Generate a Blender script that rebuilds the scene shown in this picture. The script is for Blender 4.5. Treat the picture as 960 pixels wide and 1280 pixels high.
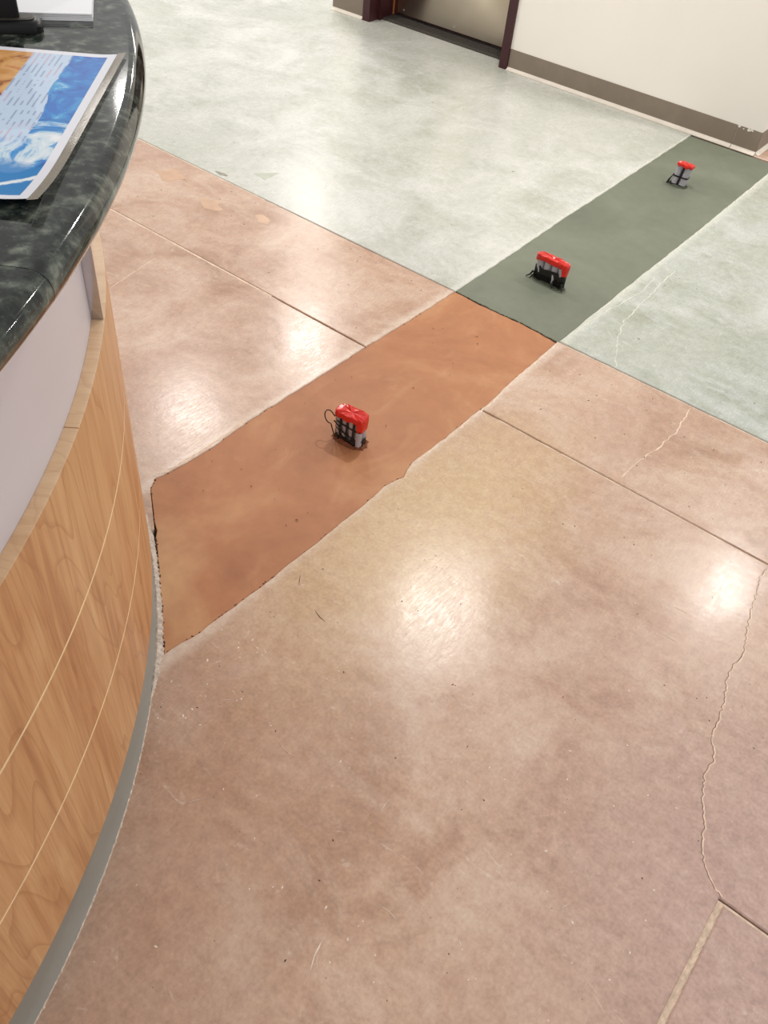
import bpy, bmesh, math, random
from mathutils import Matrix, Vector, noise
for o in list(bpy.data.objects): bpy.data.objects.remove(o)
scn = bpy.context.scene
COL = scn.collection
random.seed(7)

# ------------------------------------------------------------------ camera, world, lights, exposure
def rz(t): return Matrix.Rotation(t, 3, 'Z')
def rx(t): return Matrix.Rotation(t, 3, 'X')
CAM_H = 1.54
cam_d = bpy.data.cameras.new('camera'); cam = bpy.data.objects.new('camera', cam_d); COL.objects.link(cam)
m3 = rz(math.radians(33.59132454)) @ rx(math.radians(44.70644266)) @ rz(math.radians(7.08003036))
cam.matrix_world = Matrix.Translation((0, 0, CAM_H)) @ m3.to_4x4()
cam_d.sensor_fit = 'HORIZONTAL'; cam_d.sensor_width = 36.0; cam_d.lens = 36.0*1060/960
cam_d.clip_start = 0.02
scn.camera = cam

world = bpy.data.worlds.new('world'); scn.world = world; world.use_nodes = True
bg = world.node_tree.nodes['Background']
bg.inputs[0].default_value = (1.0, 0.98, 0.96, 1); bg.inputs[1].default_value = 0.61

def lamp(x, y, w, r=0.07, z=2.7, col=(1.0, 0.965, 0.915)):
    l = bpy.data.lights.new('ceiling_or_fill_lamp', 'AREA'); l.shape = 'DISK'; l.size = 2*r; l.energy = w; l.color = col
    o = bpy.data.objects.new('ceiling_or_fill_lamp', l); COL.objects.link(o); o.location = (x, y, z)
for x, y, w in ((-1.52, 3.02, 30), (-0.19, 4.52, 23), (-4.03, 4.58, 29), (-3.98, 3.20, 29),
                (-5.6, 6.6, 34), (0.9, 7.0, 26), (-6.4, 3.4, 26), (2.0, 1.3, 18), (2.2, 3.6, 22),  # unseen fill lamps, added beyond the frame to brighten floor and sides
                (-0.4, -1.3, 12), (-3.0, -1.3, 12)):  # unseen fill lamps added behind the camera
    lamp(x, y, w, 0.45 if x < -5 else 0.06)
vs = scn.view_settings
vs.view_transform = 'Standard'; vs.look = 'None'; vs.gamma = 1.0; vs.use_curve_mapping = False
vs.exposure = 0.0

# ------------------------------------------------------------------ helpers
def lin(r, g, b):
    f = lambda c: (c/255/12.92) if c/255 <= 0.04045 else ((c/255+0.055)/1.055)**2.4
    return (f(r), f(g), f(b), 1)

class NT:
    """small node-tree builder"""
    def __init__(s, name, rough=0.5, metallic=0.0, spec=0.5):
        s.m = bpy.data.materials.new(name); s.m.use_nodes = True
        s.t = s.m.node_tree; s.n = s.t.nodes; s.b = s.n['Principled BSDF']
        s.b.inputs['Roughness'].default_value = rough
        s.b.inputs['Metallic'].default_value = metallic
        s.b.inputs['Specular IOR Level'].default_value = spec
    def link(s, a, b): s.t.links.new(a, b)
    def setin(s, sock, v):
        if isinstance(v, bpy.types.NodeSocket): s.link(v, sock)
        else: sock.default_value = v
    def coord(s, kind='Object'):
        return s.n.new('ShaderNodeTexCoord').outputs[kind]
    def scale(s, v, sc, loc=(0, 0, 0), rot=(0, 0, 0)):
        m = s.n.new('ShaderNodeMapping'); s.link(v, m.inputs[0])
        m.inputs['Scale'].default_value = sc; m.inputs['Location'].default_value = loc; m.inputs['Rotation'].default_value = rot
        return m.outputs[0]
    def noise(s, v, sc, det=4, rough=0.55, dist=0.0):
        n = s.n.new('ShaderNodeTexNoise'); s.link(v, n.inputs['Vector'])
        n.inputs['Scale'].default_value = sc; n.inputs['Detail'].default_value = det
        n.inputs['Roughness'].default_value = rough; n.inputs['Distortion'].default_value = dist
        return n.outputs['Fac']
    def voro(s, v, sc, feat='F1'):
        n = s.n.new('ShaderNodeTexVoronoi'); n.feature = feat; s.link(v, n.inputs['Vector']); n.inputs['Scale'].default_value = sc
        return n
    def ramp(s, f, stops):
        n = s.n.new('ShaderNodeValToRGB'); s.link(f, n.inputs[0]); e = n.color_ramp.elements
        while len(e) < len(stops): e.new(0.5)
        for i, (p, c) in enumerate(stops):
            e[i].position = p; e[i].color = c if len(c) == 4 else (*c, 1)
        return n.outputs[0]
    def mr(s, f, a, b, c=0.0, d=1.0, smooth=True):
        n = s.n.new('ShaderNodeMapRange'); s.setin(n.inputs['Value'], f)
        if smooth: n.interpolation_type = 'SMOOTHSTEP'
        for k, v in zip(('From Min', 'From Max', 'To Min', 'To Max'), (a, b, c, d)): n.inputs[k].default_value = v
        return n.outputs[0]
    def math(s, op, a, b=0.0):
        n = s.n.new('ShaderNodeMath'); n.operation = op; s.setin(n.inputs[0], a); s.setin(n.inputs[1], b)
        return n.outputs[0]
    def mix(s, f, a, b, mode='MIX'):
        n = s.n.new('ShaderNodeMix'); n.data_type = 'RGBA'; n.blend_type = mode
        s.setin(n.inputs[0], f); s.setin(n.inputs[6], a); s.setin(n.inputs[7], b)
        return n.outputs[2]
    def dist(s, v, p):
        n = s.n.new('ShaderNodeVectorMath'); n.operation = 'DISTANCE'; s.link(v, n.inputs[0]); n.inputs[1].default_value = p
        return n.outputs['Value']
    def xyz(s, v):
        n = s.n.new('ShaderNodeSeparateXYZ'); s.link(v, n.inputs[0]); return n.outputs
    def bump(s, h, strength=0.2, d=0.001):
        n = s.n.new('ShaderNodeBump'); n.inputs['Strength'].default_value = strength; n.inputs['Distance'].default_value = d
        s.link(h, n.inputs['Height']); s.link(n.outputs[0], s.b.inputs['Normal'])
    def color(s, c): s.setin(s.b.inputs['Base Color'], c); return s
    def rough(s, r): s.setin(s.b.inputs['Roughness'], r); return s

def plain(name, c, rough=0.5, metallic=0.0, var=0.08, sc=30, spec=0.5):
    t = NT(name, rough, metallic, spec); v = t.coord()
    n = t.noise(v, sc, 4)
    dark = tuple(k*(1-var) for k in c[:3])+(1,); light = tuple(min(1, k*(1+var)) for k in c[:3])+(1,)
    t.color(t.ramp(n, [(0.3, dark), (0.7, light)]))
    return t.m

# ------------------------------------------------------------------ materials
def mat_floor(name, cols, pink):
    t = NT(name, 0.34); v = t.coord()
    big = t.noise(v, 1.5, 3, 0.5, 0.6)
    med = t.noise(v, 3.2, 9, 0.62, 0.8)
    fine = t.noise(v, 38, 6, 0.6)
    swirl = t.noise(t.scale(v, (3.0, 5.5, 1), rot=(0, 0, 0.5)), 1.4, 8, 0.6, 1.8)
    c = t.ramp(med, [(0.30, cols[0]), (0.5, cols[1]), (0.70, cols[2])])
    c = t.mix(t.mr(swirl, 0.42, 0.66, 0, 0.55), c, cols[3])
    c = t.mix(t.mr(big, 0.45, 0.68, 0, 0.6), c, cols[4])
    X = t.xyz(v)
    if pink:
        # stain of the colour coat: yellower beside the patch, mauve to the right
        d1 = t.math('ADD', t.dist(t.scale(v, (1, 0.5, 1)), (-0.74, 0.66, 0)), t.math('MULTIPLY', med, 0.4))
        c = t.mix(t.mr(d1, 0.22, 0.62, 0.75, 0), c, lin(212, 184, 142))
        d2 = t.math('ADD', t.dist(v, (0.5, 1.0, 0)), t.math('MULTIPLY', swirl, 0.5))
        c = t.mix(t.mr(d2, 0.45, 1.10, 0.6, 0), c, lin(186, 158, 154))
        d3 = t.math('ADD', t.dist(v, (-0.62, 0.5, 0)), t.math('MULTIPLY', med, 0.4))
        c = t.mix(t.mr(d3, 0.2, 0.75, 0.4, 0), c, lin(176, 132, 104))
    # scuffed bands along the saw-cut trench
    for xe in (-1.342, -0.908):
        b = t.math('ABSOLUTE', t.math('SUBTRACT', X[0], xe))
        b = t.math('ADD', b, t.math('MULTIPLY', t.noise(v, 14, 4), 0.03))
        c = t.mix(t.mr(b, 0.018, 0.05, 0.5, 0), c, cols[5])
    # scuffs: thin pale and brown wisps
    wis = t.noise(t.scale(v, (7, 16, 1), rot=(0, 0, 0.95)), 1.0, 10, 0.72, 2.5)
    c = t.mix(t.mr(wis, 0.60, 0.72, 0, 0.55), c, cols[5])
    wi2 = t.noise(t.scale(v, (14, 7, 1), (2, 5, 0), (0, 0, 0.3)), 1.0, 10, 0.75, 2.0)
    c = t.mix(t.mr(wi2, 0.60, 0.74, 0, 0.5), c, cols[0])
    # fine mottling, pale and dark specks
    c = t.mix(0.3, c, t.ramp(t.noise(v, 130, 4, 0.6), [(0.3, (0.3, 0.3, 0.3)), (0.7, (0.7, 0.7, 0.7))]), 'OVERLAY')
    c = t.mix(0.4, c, t.ramp(fine, [(0.3, (0.35, 0.35, 0.35)), (0.7, (0.65, 0.65, 0.65))]), 'OVERLAY')
    sp = t.voro(v, 17).outputs['Distance']
    c = t.mix(t.mr(sp, 0.02, 0.04, 0.7, 0), c, cols[5])
    sp2 = t.voro(t.scale(v, (1, 1, 1), (3.3, 1.7, 0)), 11).outputs['Distance']
    c = t.mix(t.mr(sp2, 0.014, 0.026, 0.7, 0), c, lin(96, 76, 62))
    t.color(c)
    scr = t.noise(t.scale(v, (240, 30, 1), rot=(0, 0, 0.8)), 1.0, 6, 0.7, 1.0)
    t.rough(t.mr(t.math('ADD', t.math('MULTIPLY', med, 0.5), t.math('MULTIPLY', scr, 0.5)), 0.3, 0.7, 0.17, 0.33))
    h = t.math('ADD', t.math('ADD', t.math('MULTIPLY', fine, 0.5), t.noise(v, 11, 6)), t.math('MULTIPLY', t.noise(v, 120, 3), 0.22))
    t.bump(h, 0.12, 0.003)
    return t.m
M = {}
M['pink'] = mat_floor('pink_stained_concrete', [lin(170,134,112), lin(197,165,143), lin(214,190,170), lin(207,182,163), lin(184,149,130), lin(230,214,198)], True)
M['green'] = mat_floor('pale_green_concrete', [lin(176,178,165), lin(198,199,190), lin(214,214,207), lin(207,207,201), lin(188,190,178), lin(224,223,214)], False)
M['green_dark'] = mat_floor('darker_green_concrete', [lin(158,162,146), lin(180,184,173), lin(202,204,197), lin(194,198,194), lin(170,174,160), lin(218,218,206)], False)  # darker tone of the pale green, for the right slab

def mat_patch(name, c0, c1, c2, rough):
    t = NT(name, rough); v = t.coord()
    n1 = t.noise(v, 2.2, 5, 0.55, 0.6); n2 = t.noise(v, 26, 6, 0.6)
    sw = t.noise(t.scale(v, (5, 2, 1), rot=(0, 0, 0.2)), 2, 6, 0.6, 1.0)
    c = t.ramp(n1, [(0.32, c0), (0.5, c1), (0.72, c2)])
    c = t.mix(t.mr(sw, 0.5, 0.8, 0, 0.3), c, c2)
    bl = t.noise(v, 9, 8, 0.68, 0.5)
    c = t.mix(t.mr(bl, 0.55, 0.75, 0, 0.35), c, c2)
    sp = t.voro(v, 30).outputs['Distance']
    c = t.mix(t.mr(sp, 0.02, 0.035, 0.4, 0), c, c2)
    c = t.mix(0.12, c, t.ramp(n2, [(0.3, (0.3, 0.3, 0.3)), (0.7, (0.7, 0.7, 0.7))]), 'OVERLAY')
    t.color(c); t.bump(t.math('ADD', n2, t.math('MULTIPLY', sw, 1.5)), 0.1, 0.004)
    return t.m
M['orange'] = mat_patch('terracotta_fresh_concrete', lin(160,102,66), lin(180,121,80), lin(206,158,112), 0.55)
M['olive'] = mat_patch('grey_green_fresh_concrete', lin(106,111,95), lin(115,120,103), lin(126,131,113), 0.6)
M['subfloor'] = plain('dark_joint_bottom', lin(70,54,44), 0.9)
M['filler'] = plain('joint_filler', lin(216,194,172), 0.8, var=0.2, sc=80)
M['crack'] = plain('crack_filler', lin(232,208,186), 0.8, var=0.15, sc=90)
M['crack_green'] = plain('pale_crack_filler', lin(214,214,200), 0.8, var=0.15, sc=90)
M['scratch'] = plain('pale_scratch', lin(236,220,206), 0.6)
M['fibre'] = plain('dark_fibre', lin(96,66,46), 0.7)
M['stain_pink'] = plain('amber_flake_stain', lin(204,168,140), 0.3, var=0.10, sc=25)
M['stain_green'] = plain('olive_flake_stain', lin(178,182,166), 0.3, var=0.12, sc=25)
M['mortar_pale'] = plain('grey_chip', lin(150,146,134), 0.7, var=0.3, sc=60)
M['caulk'] = plain('white_crumbly_caulk', lin(206,190,176), 0.85, var=0.3, sc=90)
M['mortar_dark'] = plain('dark_crumbs', lin(84,60,46), 0.9, var=0.35, sc=120)

def mat_wood(name, a, b, c):
    t = NT(name, 0.42); v = t.coord('UV')
    w = t.noise(t.scale(v, (5, 1.1, 1)), 1.6, 3, 0.5, 0.4)
    g = t.noise(t.scale(v, (34, 2.2, 1)), 1.0, 6, 0.6, 0.8)
    fine = t.noise(t.scale(v, (260, 9, 1)), 1.0, 4, 0.6)
    # cathedral figure: contour lines of a stretched noise
    cn = t.noise(t.scale(v, (6.5, 1.0, 1), (2.0, 0.4, 0)), 1.0, 2, 0.4, 0.3)
    ring = t.math('FRACT', t.math('MULTIPLY', cn, 15.0))
    col = t.ramp(g, [(0.3, a), (0.52, b), (0.72, c)])
    col = t.mix(t.mr(w, 0.4, 0.65, 0, 0.55), col, c)
    col = t.mix(t.mr(ring, 0.0, 0.22, 0.42, 0), col, a)
    col = t.mix(t.mr(fine, 0.4, 0.7, 0, 0.22), col, a)
    st = t.noise(t.scale(v, (85, 1.6, 1), (5, 0, 0)), 1.0, 4, 0.6, 0.5)
    col = t.mix(t.mr(st, 0.55, 0.7, 0, 0.45), col, a)
    t.color(col); t.bump(fine, 0.05, 0.001)
    return t.m
M['wood'] = mat_wood('maple_laminate', lin(172,114,72), lin(207,154,105), lin(225,181,132))
M['wood_edge'] = mat_wood('pale_maple_edge', lin(204,160,120), lin(220,182,142), lin(230,198,160))
M['groove'] = plain('raw_edge_of_laminate', lin(244,214,166), 0.6)
M['white_panel'] = plain('white_laminate', lin(214,208,214), 0.35, var=0.02, sc=3)
M['steel'] = plain('polished_steel', lin(196,194,200), 0.12, 1.0, var=0.05)
M['carcass'] = plain('carcass_board', lin(150,140,130), 0.7)
M['cove'] = plain('taupe_vinyl_cove', lin(128,115,100), 0.45, var=0.06, sc=12)
M['desk_cove'] = plain('grey_vinyl_cove', lin(146,141,132), 0.3, var=0.05, sc=12)
M['toe'] = plain('pale_toe', lin(222,212,198), 0.5, var=0.06, sc=12)  # toe strip, paler than the cove above it

def mat_granite():
    t = NT('dark_green_granite', 0.06); v = t.coord()
    a = t.noise(v, 52, 6, 0.6, 0.15); b = t.noise(v, 150, 5, 0.7); c = t.noise(v, 17, 5, 0.6, 0.2)
    col = t.ramp(a, [(0.36, lin(16,20,18)), (0.48, lin(44,50,45)), (0.58, lin(80,86,77)), (0.72, lin(126,130,118))])
    col = t.mix(t.mr(c, 0.47, 0.62, 0, 0.75), col, lin(22,26,23))
    col = t.mix(t.mr(b, 0.58, 0.72, 0, 0.45), col, lin(136,142,130))
    t.color(col); pass
    return t.m
M['granite'] = mat_granite()
M['seam'] = plain('black_epoxy_seam', lin(16,18,17), 0.4)
M['wall'] = plain('cream_wall_paint', lin(248,242,233), 0.55, var=0.02, sc=2)
M['paint_chip'] = plain('bare_white_plaster', lin(240,234,224), 0.8)
M['maroon'] = plain('maroon_painted_metal', lin(62,26,30), 0.4, var=0.12, sc=10)
def mat_kick():
    t = NT('brushed_stainless', 0.44, 1.0); v = t.coord()
    m = t.noise(v, 3, 3)
    t.color(t.ramp(m, [(0.3, lin(216,202,180)), (0.7, lin(230,217,196))]))
    t.b.inputs['Anisotropic'].default_value = 1.0
    tn = t.n.new('ShaderNodeTangent'); tn.direction_type = 'RADIAL'; tn.axis = 'X'
    t.link(tn.outputs[0], t.b.inputs['Tangent'])
    return t.m
M['kick'] = mat_kick()
M['threshold'] = plain('dark_ribbed_threshold', lin(66,60,54), 0.7, var=0.4, sc=140)
M['door'] = plain('maroon_door_paint', lin(70,34,36), 0.45)
M['orange_edge'] = plain('worn_brass_seal', lin(176,112,62), 0.5)
M['pvc'] = plain('grey_pvc', lin(174,172,180), 0.4, var=0.12, sc=60)
M['tape_black'] = plain('black_electrical_tape', lin(20,19,20), 0.45, var=0.3, sc=60)
M['tape_red'] = plain('red_vinyl_tape', lin(214,40,30), 0.22, var=0.15, sc=60)
M['collar_o'] = plain('terracotta_mortar_crumb', lin(120,70,44), 0.9, var=0.35, sc=120)
M['collar_g'] = plain('olive_mortar_crumb', lin(74,78,62), 0.9, var=0.35, sc=120)
M['black_plastic'] = plain('black_plastic', lin(16,15,16), 0.42, spec=0.3)
M['dark_glass'] = plain('brown_black_plastic', lin(58,52,46), 0.55)
M['paper'] = plain('white_paper', lin(246,246,250), 0.6, var=0.01)

# ------------------------------------------------------------------ mesh helpers
def obj(name, verts, faces, mat, parent=None, smooth=False, uvs=None, **props):
    off = Vector((0, 0, 0))
    if parent is not None:
        q = parent
        while q is not None: off += q.location; q = q.parent
    me = bpy.data.meshes.new(name)
    me.from_pydata([tuple(Vector(v)-off) for v in verts], [], faces)
    if uvs:
        ul = me.uv_layers.new(name='UVMap')
        for lp in me.loops: ul.data[lp.index].uv = uvs[lp.vertex_index]
    bm = bmesh.new(); bm.from_mesh(me); bmesh.ops.recalc_face_normals(bm, faces=bm.faces); bm.to_mesh(me); bm.free()
    me.materials.append(mat)
    if smooth:
        for p_ in me.polygons: p_.use_smooth = True
        try: me.set_sharp_from_angle(angle=math.radians(40))
        except Exception: pass
    o = bpy.data.objects.new(name, me); COL.objects.link(o)
    if parent is not None: o.parent = parent
    for k, v in props.items(): o[k] = v
    return o
def empty(name, loc, **props):
    o = bpy.data.objects.new(name, None); COL.objects.link(o); o.location = loc; o.empty_display_size = 0.1
    for k, v in props.items(): o[k] = v
    return o
def box(x0, x1, y0, y1, z0, z1):
    return ([(x0,y0,z0),(x1,y0,z0),(x1,y1,z0),(x0,y1,z0),(x0,y0,z1),(x1,y0,z1),(x1,y1,z1),(x0,y1,z1)],
            [(0,3,2,1),(4,5,6,7),(0,1,5,4),(1,2,6,5),(2,3,7,6),(3,0,4,7)])
def join(*parts):
    V, F = [], []
    for v, f in parts:
        k = len(V); V += list(v); F += [tuple(i+k for i in q) for q in f]
    return V, F
def bbox_bevel(name, b, mat, parent=None, bev=0.003, seg=2, **props):
    o = obj(name, *box(*b), mat, parent, **props)
    bm = bmesh.new(); bm.from_mesh(o.data)
    bmesh.ops.bevel(bm, geom=bm.edges[:], offset=bev, segments=seg, affect='EDGES', profile=0.5)
    bm.to_mesh(o.data); bm.free()
    for p_ in o.data.polygons: p_.use_smooth = True
    try: o.data.set_sharp_from_angle(angle=math.radians(50))
    except Exception: pass
    return o
def prism(pts, z0, z1, cham=0.0, chz=None):
    """polygon (ccw) slab with a chamfered upper rim"""
    n = len(pts); chz = cham if chz is None else chz
    ins = []
    for i in range(n):
        a, b, c = Vector(pts[i-1]), Vector(pts[i]), Vector(pts[(i+1) % n])
        d1 = (b-a).normalized(); d2 = (c-b).normalized()
        n1 = Vector((-d1.y, d1.x)); n2 = Vector((-d2.y, d2.x)); m = (n1+n2)
        m = m.normalized()/max(0.4, math.sqrt(max(0.05, (1+n1.dot(n2))/2))) if m.length > 1e-6 else n1
        ins.append(b+m*cham)
    V = [(p[0], p[1], z0) for p in pts]+[(p[0], p[1], z1-chz) for p in pts]
    F = [tuple(range(n-1, -1, -1))]
    F += [(i, (i+1) % n, n+(i+1) % n, n+i) for i in range(n)]
    if cham > 0:
        V += [(p[0], p[1], z1) for p in ins]
        F += [(n+i, n+(i+1) % n, 2*n+(i+1) % n, 2*n+i) for i in range(n)]
        F.append(tuple(range(2*n, 3*n)))
    else: F.append(tuple(range(n, 2*n)))
    return V, F
def sub(pts, step, jit, seed=0):
    """subdivide an open polyline and roughen it"""
    rnd = random.Random(seed); out = []
    for a, b in zip(pts[:-1], pts[1:]):
        a, b = Vector(a), Vector(b); k = max(1, int((b-a).length/step)); d = (b-a).normalized(); nrm = Vector((-d.y, d.x))
        for i in range(k):
            out.append(a.lerp(b, i/k)+nrm*(rnd.uniform(-jit, jit) if (i or out) else 0))
    out.append(Vector(pts[-1])); return [(p.x, p.y) for p in out]
def ribbon(pts, w, z, h, seed=0, step=0.012, jit=0.002):
    """thin jagged strip lying on the floor"""
    rnd = random.Random(seed); P = [Vector(p) for p in sub(pts, step, jit, seed)]
    L, R_ = [], []
    for i, p_ in enumerate(P):
        d = (P[min(i+1, len(P)-1)]-P[max(i-1, 0)]).normalized(); n = Vector((-d.y, d.x))
        ww = w*rnd.uniform(0.45, 1.1)*0.5
        if i in (0, len(P)-1): ww *= 0.3
        L.append(p_+n*ww); R_.append(p_-n*ww)
    V, F = [], []
    for l, c, r in zip(L, P, R_): V += [(l.x, l.y, z), (c.x, c.y, z+h), (r.x, r.y, z)]
    for i in range(len(P)-1):
        a, b = 3*i, 3*i+3
        F += [(a, b, b+1, a+1), (a+1, b+1, b+2, a+2)]
    return V, F
def sweep_arc(prof, c, a0, a1, n, closed=True):
    """profile of (r,z) swept about centre c, degrees"""
    V, F, U = [], [], []; k = len(prof)
    for i in range(n+1):
        a = math.radians(a0+(a1-a0)*i/n)
        s = 0
        for j, (r, z) in enumerate(prof):
            V.append((c[0]+r*math.cos(a), c[1]+r*math.sin(a), z)); U.append((1.64*a, z+(r-1.6)*3))
    for i in range(n):
        for j in range(k if closed else k-1):
            F.append((i*k+j, (i+1)*k+j, (i+1)*k+(j+1) % k, i*k+(j+1) % k))
    if closed: F += [tuple(range(k-1, -1, -1)), tuple(n*k+j for j in range(k))]
    return V, F, U
def sweep_line(prof, p0, p1, nrm):
    """profile of (offset along nrm, z) from p0 to p1"""
    k = len(prof); V = []
    for p_ in (p0, p1):
        for d, z in prof: V.append((p_[0]+nrm[0]*d, p_[1]+nrm[1]*d, z))
    F = [(j, (j+1) % k, k+(j+1) % k, k+j) for j in range(k)]+[tuple(range(k-1, -1, -1)), tuple(range(k, 2*k))]
    return V, F
def tube(path, r, seg=10, caps=True):
    V, F = [], []; P = [Vector(p) for p in path]
    for i, p_ in enumerate(P):
        d = (P[min(i+1, len(P)-1)]-P[max(i-1, 0)]).normalized()
        up = Vector((0, 0, 1)) if abs(d.z) < 0.9 else Vector((1, 0, 0))
        s = d.cross(up).normalized(); t_ = s.cross(d)
        rr = r[i] if isinstance(r, (list, tuple)) else r
        for j in range(seg):
            a = 2*math.pi*j/seg; V.append(tuple(p_+(s*math.cos(a)+t_*math.sin(a))*rr))
    for i in range(len(P)-1):
        for j in range(seg): F.append((i*seg+j, i*seg+(j+1) % seg, (i+1)*seg+(j+1) % seg, (i+1)*seg+j))
    if caps: F += [tuple(range(seg-1, -1, -1)), tuple((len(P)-1)*seg+j for j in range(seg))]
    return V, F

# ------------------------------------------------------------------ floor
XL, XR = -8.0, 3.2
YG = 2.283      # joint between the pink and the green field
YJ = 1.800      # joint across the pink field
YF = 4.350      # far end of the green field, at the wall
TL = [(-1.351,0.9584),(-1.341,1.0058),(-1.3346,1.1257),(-1.3443,1.2852),(-1.3428,1.5147),(-1.3414,1.7958),(-1.3366,2.0359),(-1.3369,2.2812)]
TR = [(-0.922,0.6124),(-0.9094,0.7034),(-0.9042,0.8199),(-0.9005,0.92),(-0.9005,1.0651),(-0.8992,1.209),(-0.9023,1.3436),(-0.8952,1.3929),(-0.8866,1.4098),(-0.8977,1.4383),(-0.9062,1.4746),(-0.9017,1.6188),(-0.9029,1.7782),(-0.8992,1.8453),(-0.9112,1.9891),(-0.9133,2.1358),(-0.918,2.2704)]
GL = [(-1.336,2.292),(-1.34,2.6618),(-1.3492,3.0176),(-1.3527,3.4553),(-1.3626,4.345)]
GR = [(-0.9142,2.281),(-0.9156,2.5712),(-0.9155,2.8846),(-0.9126,3.3096),(-0.9187,4.2225),(-0.919,4.345)]
MID = [(-1.336,2.2865),(-1.2454,2.2825),(-1.1627,2.2822),(-1.0695,2.2865),(-0.988,2.2825),(-0.917,2.276)]
DK = [(-1.351,0.9584),(-1.3303,0.9249),(-1.3025,0.9037),(-1.2389,0.8566),(-1.2102,0.8394),(-1.1536,0.7929),(-1.0933,0.7479),(-1.0175,0.6912),(-0.9582,0.6417),(-0.922,0.6124)]
g = 0.0025
floor = obj('floor', *box(XL, XR, -3, 9, -0.08, -0.02), M['subfloor'], None, kind='structure')
def slab(pts, mat, label=None, cham=0.0025):
    o = obj('slab', *prism(pts, -0.02, 0.0, cham), mat, floor)
    if label: o['label'] = label
    return o
rv = lambda L: list(reversed(L))
tl_edge = sub(TL, 0.02, 0.0018, 1); tr_edge = sub(TR, 0.02, 0.0018, 2)
gl_edge = sub(GL, 0.025, 0.0018, 3); gr_edge = sub(GR, 0.025, 0.0018, 4)
s_green_l = slab([(XL, YG+g), (GL[0][0], YG+g)]+gl_edge[1:]+[(-1.3626, 9), (XL, 9)], M['green'], 'pale green stained concrete slab in front of the door')
s_green_r = slab([(GR[0][0], YG+g), (XR, YG+g), (XR, YF)]+rv(gr_edge[1:]), M['green_dark'], 'pale green stained concrete slab right of the olive patch')
s_far = slab([(-1.355, YF+0.012), (XR, YF+0.012), (XR, 9), (-1.355, 9)], M['pink'])
i_l = [p for p in tl_edge if p[1] > YJ+0.006]; i_l2 = [p for p in tl_edge if p[1] < YJ-0.006]
i_r = [p for p in tr_edge if p[1] > YJ+0.006]; i_r2 = [p for p in tr_edge if p[1] < YJ-0.006]
s_strip_l = slab([(XL, YJ+g), (-1.3414, YJ+g)]+i_l[:-1]+[(-1.3369, YG-g), (XL, YG-g)], M['pink'])
s_strip_r = slab([(-0.9029, YJ+g), (XR, YJ+g), (XR, YG-g), (-0.918, YG-g)]+rv(i_r[:-1]), M['pink'])
s_left = slab([(XL, -3), (-1.215, -3), (-1.215, 0.838), (-1.2389, 0.8562), (-1.3025, 0.9032), (-1.3303, 0.9245)]+i_l2+[(-1.3414, YJ-g), (XL, YJ-g)], M['pink'])
s_main = slab([(-0.96, -3), (0.2215, -3), (0.2215, 0.9235), (XR, 0.9235), (XR, YJ-g), (-0.9029, YJ-g)]+rv(i_r2)+[(-0.96, 0.55)], M['pink'], 'large pink stained concrete slab beside the desk')
s_corner = slab([(0.2335, -3), (XR, -3), (XR, 0.9155), (0.2335, 0.9155)], M['pink'])

def inset(pts, d):  # shrink-safe shift helper for the patches
    return pts
o_poly = sub(DK, 0.02, 0.002, 5)[:-1]+tr_edge[:-1]+[(-0.918, 2.2705)]+rv(sub([(-1.3365, 2.2825)]+[(x, y-0.003) for x, y in MID[1:]], 0.02, 0.0025, 6))[1:]+rv(tl_edge[1:-1])
patch_o = obj('concrete_patch', *prism(o_poly, -0.03, -0.003, 0.0015), M['orange'], floor, label='fresh terracotta concrete infill running from the desk')
g_poly = [(GL[0][0]+0.001, 2.289)]+sub([(x, y+0.002) for x, y in MID[1:]], 0.02, 0.0025, 8)[:-1]+gr_edge[0:]+rv(gl_edge[1:])
patch_g = obj('concrete_patch', *prism(g_poly, -0.03, -0.0025, 0.0015), M['olive'], floor, label='fresh olive grey concrete infill running to the wall')
# crumbs along the border of the two patches and at the ends of the patches
def crumbs(pts, n, r, mat, parent, seed, z=-0.003, name='crumbs'):
    rnd = random.Random(seed); V, F = [], []
    for i in range(n):
        k = rnd.randrange(len(pts)-1); a, b = Vector(pts[k]), Vector(pts[k+1]); p_ = a.lerp(b, rnd.random())
        p_ += Vector((rnd.gauss(0, 0.0016), rnd.gauss(0, 0.0016))); s = r*rnd.uniform(0.3, 1.0)
        t_ = rnd.random()*6.3; k0 = len(V)
        for q in range(4):
            V.append((p_.x+s*math.cos(t_+q*1.57)*rnd.uniform(0.6, 1.3), p_.y+s*math.sin(t_+q*1.57)*rnd.uniform(0.6, 1.3), z))
        V.append((p_.x, p_.y, z+s*rnd.uniform(0.5, 1.0)))
        F += [(k0, k0+1, k0+4), (k0+1, k0+2, k0+4), (k0+2, k0+3, k0+4), (k0+3, k0, k0+4), (k0+3, k0+2, k0+1, k0)]
    return obj(name, V, F, mat, parent, kind='stuff')
crumbs(MID, 110, 0.004, M['mortar_dark'], floor, 11)
crumbs(DK, 45, 0.004, M['mortar_dark'], floor, 12)
crumbs(TR[:9], 60, 0.0035, M['collar_o'], floor, 13)
crumbs(TR[9:], 30, 0.003, M['collar_o'], floor, 17)
crumbs(TL, 40, 0.003, M['collar_o'], floor, 14)
crumbs(GL, 20, 0.003, M['collar_g'], floor, 15)
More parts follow.
